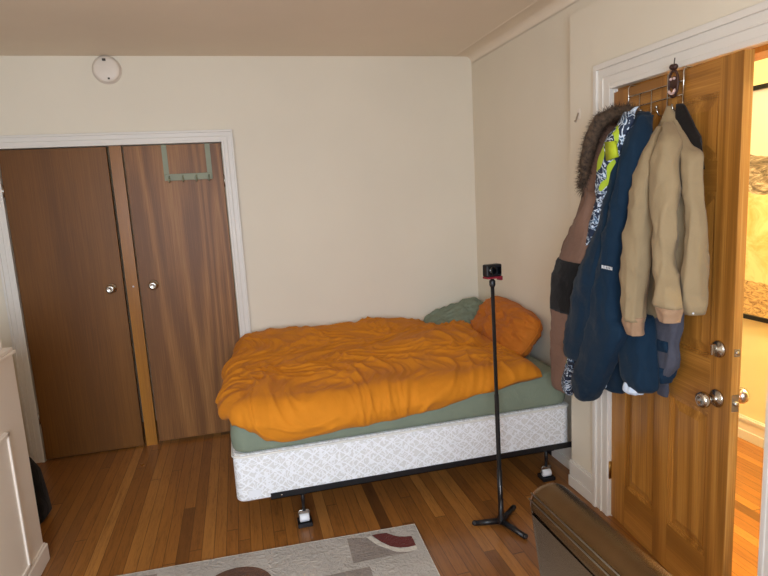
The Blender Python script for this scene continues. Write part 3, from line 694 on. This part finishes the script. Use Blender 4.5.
# mattress with a fitted sheet, gridded so it can wrinkle
MT = .625
def f(b):
    roundbox(b, BX0+.005, BX1-.003, BY0+.006, BY1-.002, .443, MT, .07, .05)
    bmesh.ops.triangulate(b, faces=[q for q in b.faces if len(q.verts) > 4])
    bmesh.ops.subdivide_edges(b, edges=[e for e in b.edges if e.calc_length() > .3], cuts=30, use_grid_fill=True)
    bmesh.ops.subdivide_edges(b, edges=[e for e in b.edges if e.calc_length() > .09], cuts=3, use_grid_fill=True)
def mattress():
    b = bmesh.new(); nx, ny = 150, 120; r = .055
    x0, x1, y0, y1 = BX0+.004, BX1-.003, BY0+.004, BY1-.002
    def hrow(t):   # closed cross section around from lower front over the top to lower back
        pass
    hz = MT-.443
    prof = []      # inset, z pairs bottom to top
    prof += [(.02, .443), (.004, .452)]
    prof += [(0.0-.006*math.sin(PI*k/8), .452+(MT-r-.452)*k/8) for k in range(1, 9)]
    prof += [(r-r*math.cos(a), MT-r+r*math.sin(a)) for a in [PI/2*k/7 for k in range(1, 8)]]
    prof += [(r+(.30)*k/12, MT) for k in range(1, 13)]
    prof += [(r+.30+(.30)*k/6, MT+.003) for k in range(1, 7)]
    N = 56
    def ringpts(ins):
        rr = max(.075-ins, .012); a0, a1, c0, c1 = x0+ins, x1-ins, y0+ins, y1-ins; P = []
        for (cx, cy, s), (dx, dy) in zip(((a1-rr, c1-rr, 0), (a0+rr, c1-rr, 1), (a0+rr, c0+rr, 2), (a1-rr, c0+rr, 3)), ((-1, 0), (0, -1), (1, 0), (0, 1))):
            for k in range(9):
                a = s*PI/2+k*PI/2/8; P.append((cx+rr*math.cos(a), cy+rr*math.sin(a)))
            # straight run to the next corner
            nxt = {0: (a0+rr, c1), 1: (a0, c0+rr), 2: (a1-rr, c0), 3: (a1, c1-rr)}[s]
            sx, sy = P[-1]
            for k in range(1, N): P.append((sx+(nxt[0]-sx)*k/N, sy+(nxt[1]-sy)*k/N))
        return P
    rings = []
    for ins, z in prof:
        R = []
        for (x, y) in ringpts(ins):
            p = Vector((x, y, z))
            w = noise.fractal(Vector((x*5+3, y*9, z*6)), 1, 2, 3)*.006
            w += max(0, math.sin((y*1.0+x*2.2)*24+4*noise.noise(p*4)))**3*.007*max(0, 1-abs(x+.15)/.35)*(1 if z > .55 else .4)
            q = Vector((0, 0, w)) if ins > .05 else Vector(((x-(x0+x1)/2)*0, -w*.8 if y < -1 else 0, w*.4))
            R.append(b.verts.new(p+q))
        rings.append(R)
    for A, Bq in zip(rings, rings[1:]):
        for k in range(len(A)): b.faces.new((A[k], A[(k+1) % len(A)], Bq[(k+1) % len(A)], Bq[k])).smooth = True
    b.faces.new(rings[-1]); b.faces.new(rings[0][::-1])
    return b
mt = finish('mattress', mattress(), M['sage'], None, True); tag(mt, 'mattress in a sage green fitted sheet on the quilted box spring', 'mattress')
# ---------------------------------------------------------------- duvet
def interp(tab, t):
    for (a, va), (c, vc) in zip(tab, tab[1:]):
        if t <= c:
            k = (t-a)/(c-a); k = k*k*(3-2*k); return va+(vc-va)*k
    return tab[-1][1]
def wsum(p, s=0):
    """rumpled cloth: crossing soft ridges of several directions"""
    w = 0; q = Vector((p.x, p.y, s))
    warp = noise.noise_vector(q*2.6)*.35
    for k, (ang_, fr, am) in enumerate(((.35, 7, .010), (-.6, 9, .007), (1.25, 8, .006), (.1, 17, .0022), (.8, 21, .0014))):
        c, sn = math.cos(ang_), math.sin(ang_)
        u = (p.x+warp.x)*c+(p.y+warp.y)*sn
        n = noise.noise(Vector((u*fr, (-p.x*sn+p.y*c)*fr*.28+k*5, s+k*3.1)))
        w += am*(1-min(1, abs(n)*4.2))**1.3*1.7*(.5+.9*max(0, noise.noise(Vector((p.x*3+k, p.y*3, s+9)))+.35))
    return w
def duvet():
    b = bmesh.new(); NS, NTt = 260, 230
    X0, W0, r = BX0+.055, -(BY0)-.055, .055
    xL = [(0, .0), (.2, .03), (.45, .08), (.7, .13), (.85, .115), (1, .05)]           # foot overhang arc
    xR = [(0, -.18), (.12, -.16), (.3, -.17), (.6, -.165), (.85, -.21), (1, -.24)]
    wN = [(0, 1.40), (.03, 1.43), (.055, 1.455), (.10, 1.52), (.14, 1.53), (.45, 1.505), (.62, 1.48), (.8, 1.43), (.93, 1.405), (1, 1.395)]
    G = []
    for j in range(NTt+1):
        t = j/NTt; row = []
        for i in range(NS+1):
            s = i/NS
            xl = X0-interp(xL, t)-.02*noise.noise(Vector((t*6, 1.3, 0)))
            xr = interp(xR, t)+.012*noise.noise(Vector((t*9, 7, 0)))
            x = xl+(xr-xl)*s
            wn = interp(wN, s)+.012*noise.noise(Vector((s*14, 4, 0)))
            w = .028+(wn-.028)*t
            # base surface
            ex = max(0, X0-x); ew = max(0, w-W0)
            def edge(e):
                if e < r*PI/2: return r*math.sin(e/r), r*(1-math.cos(e/r))
                return r+.0, r+(e-r*PI/2)
            hx, dx = edge(ex); hy, dy = edge(ew)
            px = x if ex == 0 else X0-hx; py = -(w if ew == 0 else W0+hy)
            base = Vector((px, py, MT+.006-dx-dy*1.0))
            nx_ = -math.sin(min(ex/r, PI/2)) if ex else 0; ny_ = -math.sin(min(ew/r, PI/2)) if ew else 0
            nz_ = math.sqrt(max(.0, 1-min(1, nx_*nx_+ny_*ny_)))
            nn = Vector((nx_, ny_, max(nz_, .12))).normalized()
            ds = min(s*(xr-xl), (1-s)*(xr-xl)*1.0); dn = (1-t)*wn; df = t*wn
            def ss(d, k): d = max(0, min(1, d/k)); return math.sqrt(1-(1-d)**2)
            f = ss(ds, .11)*ss(dn, .09)*ss(df, .05)
            fR = ss((1-s)*(xr-xl), .22)
            p2 = Vector((x, w, 0))
            h = .056
            h += .026*math.exp(-((w-.20)/.22)**2)
            h += .030*math.exp(-((x+1.55)/.35)**2-((w-.35)/.4)**2)
            h += .055*math.exp(-((x+.62)/.30)**2-((w-.75)/.28)**2)
            h += .028*math.exp(-((x+.86)/.10)**2-((w-.12)/.2)**2)
            h -= .035*math.exp(-((x+.42)/.12)**2-((w-.2)/.25)**2)
            h += .016*noise.noise(Vector((x*2.1, w*2.6, 1)))+.012*noise.noise(Vector((x*5, w*5.5, 4)))
            h *= .35+.65*fR
            if ex > 0: h *= max(.7, 1-ex*1.5)
            h = f*h+.004
            h += wsum(p2)*(.35+.65*f)
            pos = base+nn*h
            # gathered ripples on the hanging edges
            if ew > 0: pos.y -= .004*math.sin(x*27+3*noise.noise(Vector((x*4, 0, 0))))*min(1, ew/.12)*.8
            if ex > 0: pos.x -= .014*math.sin(w*19+2)*min(1, ex/.1)
            pos.y = min(pos.y, -.012)
            row.append(b.verts.new(pos))
        G.append(row)
    for j in range(NTt):
        for i in range(NS): b.faces.new((G[j][i], G[j][i+1], G[j+1][i+1], G[j+1][i])).smooth = True
    return b
dv = finish('duvet', duvet(), M['orange'], None, True); tag(dv, 'rumpled burnt orange duvet spread over the green mattress', 'duvet')
sm = dv.modifiers.new('thickness', 'SOLIDIFY'); sm.thickness = .006; sm.offset = -1
# ---------------------------------------------------------------- pillows
rcor = .17
def pillow(L, W, T, seed, flange=0, amp=.012, n=70):
    b = bmesh.new(); top = []; bot = []
    for j in range(n+1):
        rt = []; rb = []
        for i in range(n+1):
            u = -1+2*i/n; v = -1+2*j/n
            pin = 1-.10*(abs(u)**3)*(1-abs(v)**2)*0-.06*(1-abs(u)**2)*abs(v)**4
            rc = 1-rcor*(u*u*v*v)**1.2
            x = u*L/2*rc; y = v*W/2*rc
            th = T/2*(max(0, 1-u**4)**.55)*(max(0, 1-v**4)**.55)
            q = Vector((u*2+seed, v*2, seed))
            w = amp*noise.fractal(q*1.4, 1, 2, 4)*(1 if abs(u) < 1 and abs(v) < 1 else 0)
            ang2 = math.atan2(v, u); rad = max(abs(u), abs(v))
            w += amp*.5*math.sin(ang2*19+3*noise.noise(q))*rad**4*(1-rad**8)
            edge = (abs(u) == 1 or abs(v) == 1)
            wob = .012*noise.noise(Vector((u*2.2, v*2.2, seed+5)))
            vt = b.verts.new((x+wob, y+wob, th+(0 if edge else w)))
            vb = vt if edge else b.verts.new((x+wob, y+wob, -th+w*.5))
            rt.append(vt); rb.append(vb)
        top.append(rt); bot.append(rb)
    for j in range(n):
        for i in range(n):
            b.faces.new((top[j][i], top[j][i+1], top[j+1][i+1], top[j+1][i])).smooth = True
            vs = (bot[j][i], bot[j+1][i], bot[j+1][i+1], bot[j][i+1])
            if len(set(vs)) == 4:
                try: b.faces.new(vs).smooth = True
                except ValueError: pass
    return b
def rim(L, W, seed):
    P = []
    n = 24
    for a, c in [((-1, -1), (1, -1)), ((1, -1), (1, 1)), ((1, 1), (-1, 1)), ((-1, 1), (-1, -1))]:
        for k in range(n):
            u = a[0]+(c[0]-a[0])*k/n; v = a[1]+(c[1]-a[1])*k/n
            rc = 1-rcor*(u*u*v*v)**1.2
            x = u*L/2*rc; y = v*W/2*rc
            wob = .012*noise.noise(Vector((u*2.2, v*2.2, seed+5)))
            P.append((x+wob, y+wob, 0))
    P.append(P[0]); return P
def place(o, loc, axes):
    """axes: world directions of the pillow's length, width and thickness"""
    m = Matrix([Vector(a).normalized() for a in axes]).transposed().to_4x4(); m.translation = Vector(loc); return m
def frame(len_, nrm):
    l = Vector(len_).normalized(); n = Vector(nrm).normalized(); w = n.cross(l).normalized(); n = l.cross(w).normalized(); return (l, w, n)
def mkpillow(name, label, mat, L, W, T, seed, loc, ln, nr, amp=.012, pipe=None):
    m = place(None, loc, frame(ln, nr)); t = thing(name, label, 'pillow', loc)
    b = pillow(L, W, T, seed, amp=amp); bmesh.ops.transform(b, matrix=m, verts=b.verts[:])
    finish('pillowcase', b, mat, t, True)
    b = bmesh.new(); tube(b, rim(L, W, seed), .0045, 6, caps=False); bmesh.ops.transform(b, matrix=m, verts=b.verts[:])
    finish('seam', pipe or mat, t) if 0 else finish('seam', b, pipe or mat, t, True)
    return t
mkpillow('pillow', 'burnt orange pillow leaning against the right wall at the head of the bed', M['orange2'], .72, .34, .19, 3.0, (-.150, -.76, .748), (0.03, 1, .06), (-.80, 0, .62), .02)
mkpillow('pillow', 'sage green pillow in the far corner of the bed', M['sage'], .50, .38, .11, 8.0, (-.250, -.215, .697), (.92, 0, .27), (-.15, -.35, .9), .018)
# ---------------------------------------------------------------- stand with action camera
TX, TY = -.632, -1.682
st = thing('monopod_stand', 'slim black monopod stand with three feet in front of the bed', 'stand', (TX, TY, 0))
top = (TX-.014, TY+.0, 1.195)
lerp3 = lambda k: (TX+(top[0]-TX)*k, TY+(top[1]-TY)*k, .03+(top[2]-.03)*k)
B('pole', M['blk'], st, lambda b: tube(b, [lerp3(0), lerp3(.22), lerp3(.22), lerp3(.55), lerp3(.55), lerp3(1)], [.0125, .0125, .0105, .0105, .0085, .0085], 16))
B('hub', M['blk'], st, lambda b: lathe(b, [(0, 0), (.017, 0), (.019, .008), (.019, .03), (.013, .05), (.013, .13), (0, .13)], (TX, TY, .012), (0, 0, 1), 20))
B('brand_mark', M['wht'], st, lambda b: tube(b, [(TX-.005, TY-.0095, .17), (TX-.005, TY-.0095, .215)], .0028, 6))
for ex, ey in ((-.755, -1.642), (-.577, -1.822), (-.512, -1.575)):
    leg = B('leg', M['blk'], st, lambda b: tube(b, [(TX, TY, .024), (ex, ey, .012)], [.015, .0125], 12))
    B('rubber_foot', M['blkpl'], leg, lambda b: bmesh.ops.create_icosphere(b, subdivisions=2, radius=.0135, matrix=Matrix.Translation((ex, ey, .0138))))
B('mount', M['blkpl'], st, lambda b: lathe(b, [(0, 0), (.010, 0), (.014, .01), (.014, .028), (.008, .036), (0, .036)], (top[0], top[1], top[2]-.01), (0, 0, 1), 16))
cm = thing('action_camera', 'small black and red action camera on top of the monopod stand', 'camera', (top[0], top[1], top[2]+.026), (0, .02, .20)); cm.scale = (1.12, 1.12, 1.12)
cz = .0
def cp(name, mat, fn, smooth=False): return B(name, mat, cm, fn, smooth, world=False)
bevmod(cp('body', M['blkpl'], lambda b: bx(b, -.037, .037, -.017, .017, .012, .062)), .006, 3)
cp('lens', M['glassb'], lambda b: lathe(b, [(0, 0), (.017, 0), (.017, .006), (.012, .008), (0, .010)], (-.012, -.017, .038), (0, -1, 0), 24), True)
cp('base_band', M['red'], lambda b: bx(b, -.035, .040, -.0175, .0175, .004, .012, bev=.002))
cp('screen', M['glassb'], lambda b: bx(b, .012, .032, -.0185, -.017, .022, .050))
cp('latch', M['red'], lambda b: bx(b, .030, .044, -.012, .012, -.006, .006, bev=.002))
# ---------------------------------------------------------------- smoke alarm, wall hook
sa = thing('smoke_alarm', 'round white smoke alarm high on the wall above the closet', 'smoke alarm', (-2.447, 0, 2.497))
B('base', M['det'], sa, lambda b: lathe(b, [(0, 0), (.086, 0), (.086, .012), (0, .012)], (-2.447, 0, 2.492), (0, -1, 0), 48), True)
B('cover', M['det'], sa, lambda b: lathe(b, [(0, .012), (.079, .012), (.080, .022), (.074, .032), (.06, .036), (0, .037)], (-2.447, 0, 2.492), (0, -1, 0), 48), True)
B('indicator', M['dkhole'], sa, lambda b: bx(b, -2.462, -2.442, -.040, -.034, 2.540, 2.554))
B('indicator', M['dkhole'], sa, lambda b: bx(b, -2.443, -2.431, -.038, -.033, 2.430, 2.441))
wh = thing('adhesive_hook', 'clear adhesive wall hook beside the brown parka', 'hook', (XJ, -1.519, 1.93))
B('pad', M['det'], wh, lambda b: bx(b, XJ-.004, XJ, -1.531, -1.507, 1.935, 1.985, bev=.0015))
B('hook_arm', M['chrome'], wh, lambda b: tube(b, [(XJ-.004, -1.519, 1.965), (XJ-.012, -1.519, 1.945), (XJ-.018, -1.519, 1.925), (XJ-.024, -1.519, 1.93)], .004, 8))
# ---------------------------------------------------------------- hall picture
pc = thing('framed_picture', 'large black framed seascape print on the hallway wall', 'picture', (HX, -1.9, .78))
def f(b):
    y0, y1, z0, z1, t, d = -2.75, -1.14, .77, 2.12, .025, .035
    bx(b, HX-d, HX-.001, y0, y1, z1-t, z1); bx(b, HX-d, HX-.001, y0, y1, z0, z0+t); bx(b, HX-d, HX-.001, y0, y0+t, z0+t, z1-t); bx(b, HX-d, HX-.001, y1-t, y1, z0+t, z1-t)
B('frame', M['blk'], pc, f)
B('print', M['sea'], pc, lambda b: bx(b, HX-.018, HX-.008, -2.73, -1.16, .79, 2.10))
# ---------------------------------------------------------------- rug
RA = math.radians(-2.0)
def rugpt(u, v, z): 
    c, s = math.cos(RA), math.sin(RA); return Vector((-1.035+u*c-v*s, -1.545+u*s+v*c, z))
rg = thing('rug', 'beige rug with maroon, taupe and brown abstract shapes', 'rug', (-1.7, -2.2, 0))
def f(b):
    bx(b, -1.62, 0, -1.15, 0, .0005, .011, bev=.004)
    for v in b.verts: v.co = rugpt(v.co.x, v.co.y, v.co.z)
B('pile', M['rug'], rg, f)
B('edge_binding', M['rug_white'], rg, lambda b: tube(b, [rugpt(*p, .006) for p in ((-1.62, 0), (0, 0), (0, -1.15), (-1.62, -1.15), (-1.62, 0))], .0055, 8))
def patch(name, mat, pts, z0=.0105, z1=.0125):
    def f(b):
        A = [b.verts.new((x, y, z1)) for x, y in pts]; D = [b.verts.new((x, y, z0)) for x, y in pts]
        b.faces.new(A); b.faces.new(D[::-1])
        for k in range(len(pts)): b.faces.new((A[k], D[k], D[(k+1) % len(pts)], A[(k+1) % len(pts)]))
    B(name, mat, rg, f)
patch('maroon_shape', M['rug_red'], [(-1.258, -1.573), (-1.225, -1.571), (-1.187, -1.577), (-1.163, -1.604), (-1.138, -1.626), (-1.11, -1.636), (-1.08, -1.642), (-1.079, -1.676), (-1.081, -1.717), (-1.119, -1.719), (-1.155, -1.712), (-1.193, -1.688), (-1.227, -1.641)])
patch('ivory_band', M['rug_white'], [(-1.286, -1.584), (-1.264, -1.578), (-1.227, -1.643), (-1.194, -1.690), (-1.156, -1.714), (-1.12, -1.721), (-1.08, -1.719), (-1.083, -1.746), (-1.129, -1.751), (-1.177, -1.738), (-1.213, -1.705), (-1.253, -1.655)], z1=.0122)
patch('taupe_block', M['rug_grey'], [(-1.377, -1.559), (-1.325, -1.57), (-1.283, -1.589), (-1.253, -1.655), (-1.213, -1.705), (-1.177, -1.738), (-1.13, -1.756), (-1.102, -1.762), (-1.182, -1.757), (-1.276, -1.755), (-1.385, -1.755)], z1=.0119)
patch('taupe_block', M['rug_grey'], [(-1.70, -1.802), (-1.32, -1.802), (-1.326, -2.15), (-1.70, -2.15)], z1=.0117)
patch('taupe_block', M['rug_grey'], [(-2.36, -1.531), (-2.24, -1.543), (-2.23, -1.70), (-2.36, -1.70)], z1=.0117)
patch('brown_disc', M['rug_brown'], [(-1.895+.155*math.cos(a), -1.765+.15*math.sin(a)) for a in [k*PI/20 for k in range(40)]], z1=.0119)
# ---------------------------------------------------------------- cabinet at the left
KX, KY = -2.775, -1.245
cb = thing('cabinet', 'white painted cabinet with framed door at the left edge', 'cabinet', (-3.05, -1.9, 0))
KE = -3.0
def f(b):
    bx(b, XL+.004, KX, KE, KY, .0, 1.02)
bevmod(B('carcass', M['cab'], cb, f), .004)
bevmod(B('top', M['cab'], cb, lambda b: (bx(b, XL+.004, KX+.012, KE-.01, KY+.012, 1.02, 1.035), bx(b, XL+.004, KX+.004, KE-.005, KY+.005, 1.035, 1.05))), .004)
bevmod(B('plinth', M['cab'], cb, lambda b: (bx(b, XL+.004, KX+.014, KE, KY+.014, .001, .085), bx(b, XL+.004, KX+.007, KE, KY+.007, .085, .095))), .004)
for y0, y1 in ((-2.2, -1.46), (-2.98, -2.24)):
    def f(b):
        bx(b, KX, KX+.012, y0, y1, .11, .735); 
        for a, c, e, g in ((y0, y0+.02, .11, .735), (y1-.02, y1, .11, .735), (y0, y1, .11, .13), (y0, y1, .715, .735)): bx(b, KX+.01, KX+.02, a, c, e, g)
    dd = bevmod(B('door', M['cab'], cb, f), .004)
    B('knob', M['wht'], dd, lambda b: knob(b, (KX+.012, y0+.08, .6), (1, 0, 0), .5), True)
gb = thing('spindle_tray', 'white slatted tray sitting on top of the white cabinet', 'tray', (-2.9, -1.5, 1.05))
def f(b):
    bx(b, -3.15, -2.80, -1.9, -1.275, 1.0505, 1.062)
    bx(b, -3.15, -2.80, -1.9, -1.275, 1.118, 1.130) if 0 else None
B('base', M['cab'], gb, f)
B('rail', M['cab'], gb, lambda b: (bx(b, -2.815, -2.80, -1.9, -1.275, 1.112, 1.128), bx(b, -3.15, -3.135, -1.9, -1.275, 1.112, 1.128), bx(b, -3.135, -2.815, -1.29, -1.275, 1.112, 1.128), bx(b, -3.135, -2.815, -1.9, -1.885, 1.112, 1.128)))
def f(b):
    pass
for k in range(16):
    for x in (-2.808, -3.142): B('spindle', M['cab'], gb, lambda b: bx(b, x-.006, x+.006, -1.89+k*.0405, -1.878+k*.0405, 1.062, 1.112))
# ---------------------------------------------------------------- dark bag behind the cabinet
bg = thing('bag', 'black fabric bag standing on the floor behind the white cabinet', 'bag', (-3.05, -.8, 0))
def f(b):
    n = 28; rings = []
    rows = [(.002, .17, .10), (.03, .19, .12), (.14, .185, .115), (.26, .165, .095), (.335, .13, .06), (.36, .10, .035)]
    for z, a, c in rows:
        R = []
        for k in range(n):
            th = 2*PI*k/n; cx, sn = math.cos(th), math.sin(th)
            q = 1+.06*noise.noise(Vector((cx*2, sn*2, z*12)))
            R.append(b.verts.new((-3.07+a*q*math.copysign(abs(cx)**.6, cx), -.82+c*q*math.copysign(abs(sn)**.6, sn)+.10*z, z)))
        rings.append(R)
    for A, D in zip(rings, rings[1:]):
        for k in range(n): b.faces.new((A[k], A[(k+1) % n], D[(k+1) % n], D[k])).smooth = True
    b.faces.new(rings[0][::-1]); b.faces.new(rings[-1])
B('body', M['bag'], bg, f, True)
B('handle', M['bag'], bg, lambda b: tube(b, [(-3.125, -.785, .345), (-3.115, -.785, .385), (-3.07, -.785, .40), (-3.025, -.785, .385), (-3.015, -.785, .345)], .009, 8), True)
# ---------------------------------------------------------------- desk chair
CH = (-.90, -3.27, 0); LEAN = math.radians(7)
ch = thing('desk_chair', 'dark brown leather desk chair back at the lower right corner', 'chair', CH)
CB = Matrix.Translation((-1.168, -3.05, 1.012)) @ Matrix.Rotation(math.radians(1.0), 4, 'Z') @ Matrix.Rotation(-LEAN, 4, 'Y')
def chp(name, mat, fn, smooth=False):
    b = bmesh.new(); fn(b); bmesh.ops.transform(b, matrix=CB, verts=b.verts[:]); return finish(name, b, mat, ch, smooth)
CWd, CHt = .50, .50
def f(b):
    # cushion: outline in (y, z), thickness across x, rolled top
    n = 15; W = CWd
    r0 = bmesh.ops.create_cube(b, size=1)
    for v in r0['verts']: v.co = Vector((v.co.x*.10, -W/2+v.co.y*W, -CHt/2+v.co.z*CHt))
    ve = [e for e in b.edges if abs(e.verts[0].co.x-e.verts[1].co.x) > .05]
    bmesh.ops.bevel(b, geom=ve, offset=.035, segments=6, affect='EDGES', profile=.5)
    he = [e for e in b.edges if abs(e.verts[0].co.x-e.verts[1].co.x) < 1e-5 and abs(e.link_faces[0].normal.x-e.link_faces[1].normal.x) > .5]
    bmesh.ops.bevel(b, geom=he, offset=.047, segments=10, affect='EDGES', profile=.5)
chp('backrest', M['leather'], f, True)
def seam(xo, ins, r):
    P = [(xo, -CWd+ins, -CHt+ins)]
    rr = .03
    for cy, cz_, a0 in ((-CWd+ins+rr, -ins-rr, PI), (-ins-rr, -ins-rr, PI/2)):
        for k in range(7):
            a = a0-k*PI/2/6; P.append((xo, cy+rr*math.cos(a), cz_+rr*math.sin(a)))
    P.append((xo, -ins, -CHt+ins)); return lambda b: tube(b, P, r, 8)
chp('piping', M['thread'], lambda b: tube(b, [(-.0372, -.022, -.0105), (-.0372, -CWd+.022, -.0105)], .0017, 8)); chp('piping', M['thread'], lambda b: tube(b, [(-.0440, -.022, -.0215), (-.0440, -CWd+.022, -.0215)], .0017, 8))
B('seat', M['leather'], ch, lambda b: roundbox(b, -1.14, -.66, -3.54, -3.02, .42, .51, .07, .035), True)
B('back_bracket', M['blkpl'], ch, lambda b: tube(b, [(-.95, -3.28, .41), (-1.13, -3.28, .40), (-1.155, -3.28, .46), (-1.13, -3.28, .62)], .022, 12))
B('gas_lift', M['blk'], ch, lambda b: tube(b, [(-.90, -3.28, .10), (-.90, -3.28, .25), (-.90, -3.28, .25), (-.90, -3.28, .42)], [.028, .028, .018, .018], 16))
for k in range(5):
    a = k*2*PI/5+.3; ex, ey = -.90+.29*math.cos(a), -3.28+.29*math.sin(a)
    leg = B('leg', M['blkpl'], ch, lambda b: tube(b, [(-.90, -3.28, .12), (ex, ey, .075)], [.026, .016], 10))
    B('caster', M['blkpl'], leg, lambda b: (lathe(b, [(0, -.02), (.026, -.02), (.028, 0), (.026, .02), (0, .02)], (ex, ey, .0285), (-math.sin(a), math.cos(a), 0), 18), tube(b, [(ex, ey, .03), (ex, ey, .078)], .006, 8)))
# ---------------------------------------------------------------- camera
cam = bpy.data.cameras.new('camera'); co = bpy.data.objects.new('camera', cam); C.objects.link(co)
yaw, pitch, roll = .2397, .1603, -.0564
cy, sy, cp_, sp = math.cos(yaw), math.sin(yaw), math.cos(pitch), math.sin(pitch)
F = Vector((sy*cp_, cy*cp_, -sp)); R0 = Vector((cy, -sy, 0)); U0 = R0.cross(F)
R = R0*math.cos(roll)+U0*math.sin(roll); U = -R0*math.sin(roll)+U0*math.cos(roll)
mm = Matrix((R, U, -F)).transposed().to_4x4(); mm.translation = Vector((-1.7466, -4.1015, 1.631)); co.matrix_world = mm
cam.sensor_width = 36; cam.lens = 580.01/768*36; cam.clip_start = .05
bpy.context.scene.camera = co
# ---------------------------------------------------------------- light
def area(name, loc, rot, sx, sy_, e, col):
    l = bpy.data.lights.new(name, 'AREA'); l.shape = 'RECTANGLE'; l.size = sx; l.size_y = sy_; l.energy = e; l.color = col
    o = bpy.data.objects.new(name, l); C.objects.link(o); o.location = loc; o.rotation_euler = rot; return o
area('window_daylight', ((WX0+WX1)/2, YF-.11, (WZ0+WZ1)/2), (math.radians(58), 0, 0), WX1-WX0, WZ1-WZ0, 150, (.70, .83, 1.0))
p = bpy.data.lights.new('hall_ceiling_lamp', 'POINT'); p.energy = 190; p.color = (1, .88, .50); p.shadow_soft_size = .1
po = bpy.data.objects.new('hall_ceiling_lamp', p); C.objects.link(po); po.location = (.62, -2.9, 2.35)
p = bpy.data.lights.new('warm_bounce_fill', 'POINT'); p.energy = 7; p.color = (1, .76, .50); p.shadow_soft_size = .15  # added fill without a fixture, imitates warm bounce on upper walls and ceiling
po = bpy.data.objects.new('warm_bounce_fill', p); C.objects.link(po); po.location = (-1.9, -3.6, 2.3)
w = bpy.data.worlds.new('world'); bpy.context.scene.world = w; w.use_nodes = True
w.node_tree.nodes['Background'].inputs[0].default_value = (.65, .8, 1, 1); w.node_tree.nodes['Background'].inputs[1].default_value = 1.0
vs = bpy.context.scene.view_settings; vs.view_transform = 'Standard'; vs.look = 'None'; vs.exposure = .08; vs.gamma = 1; vs.use_curve_mapping = False
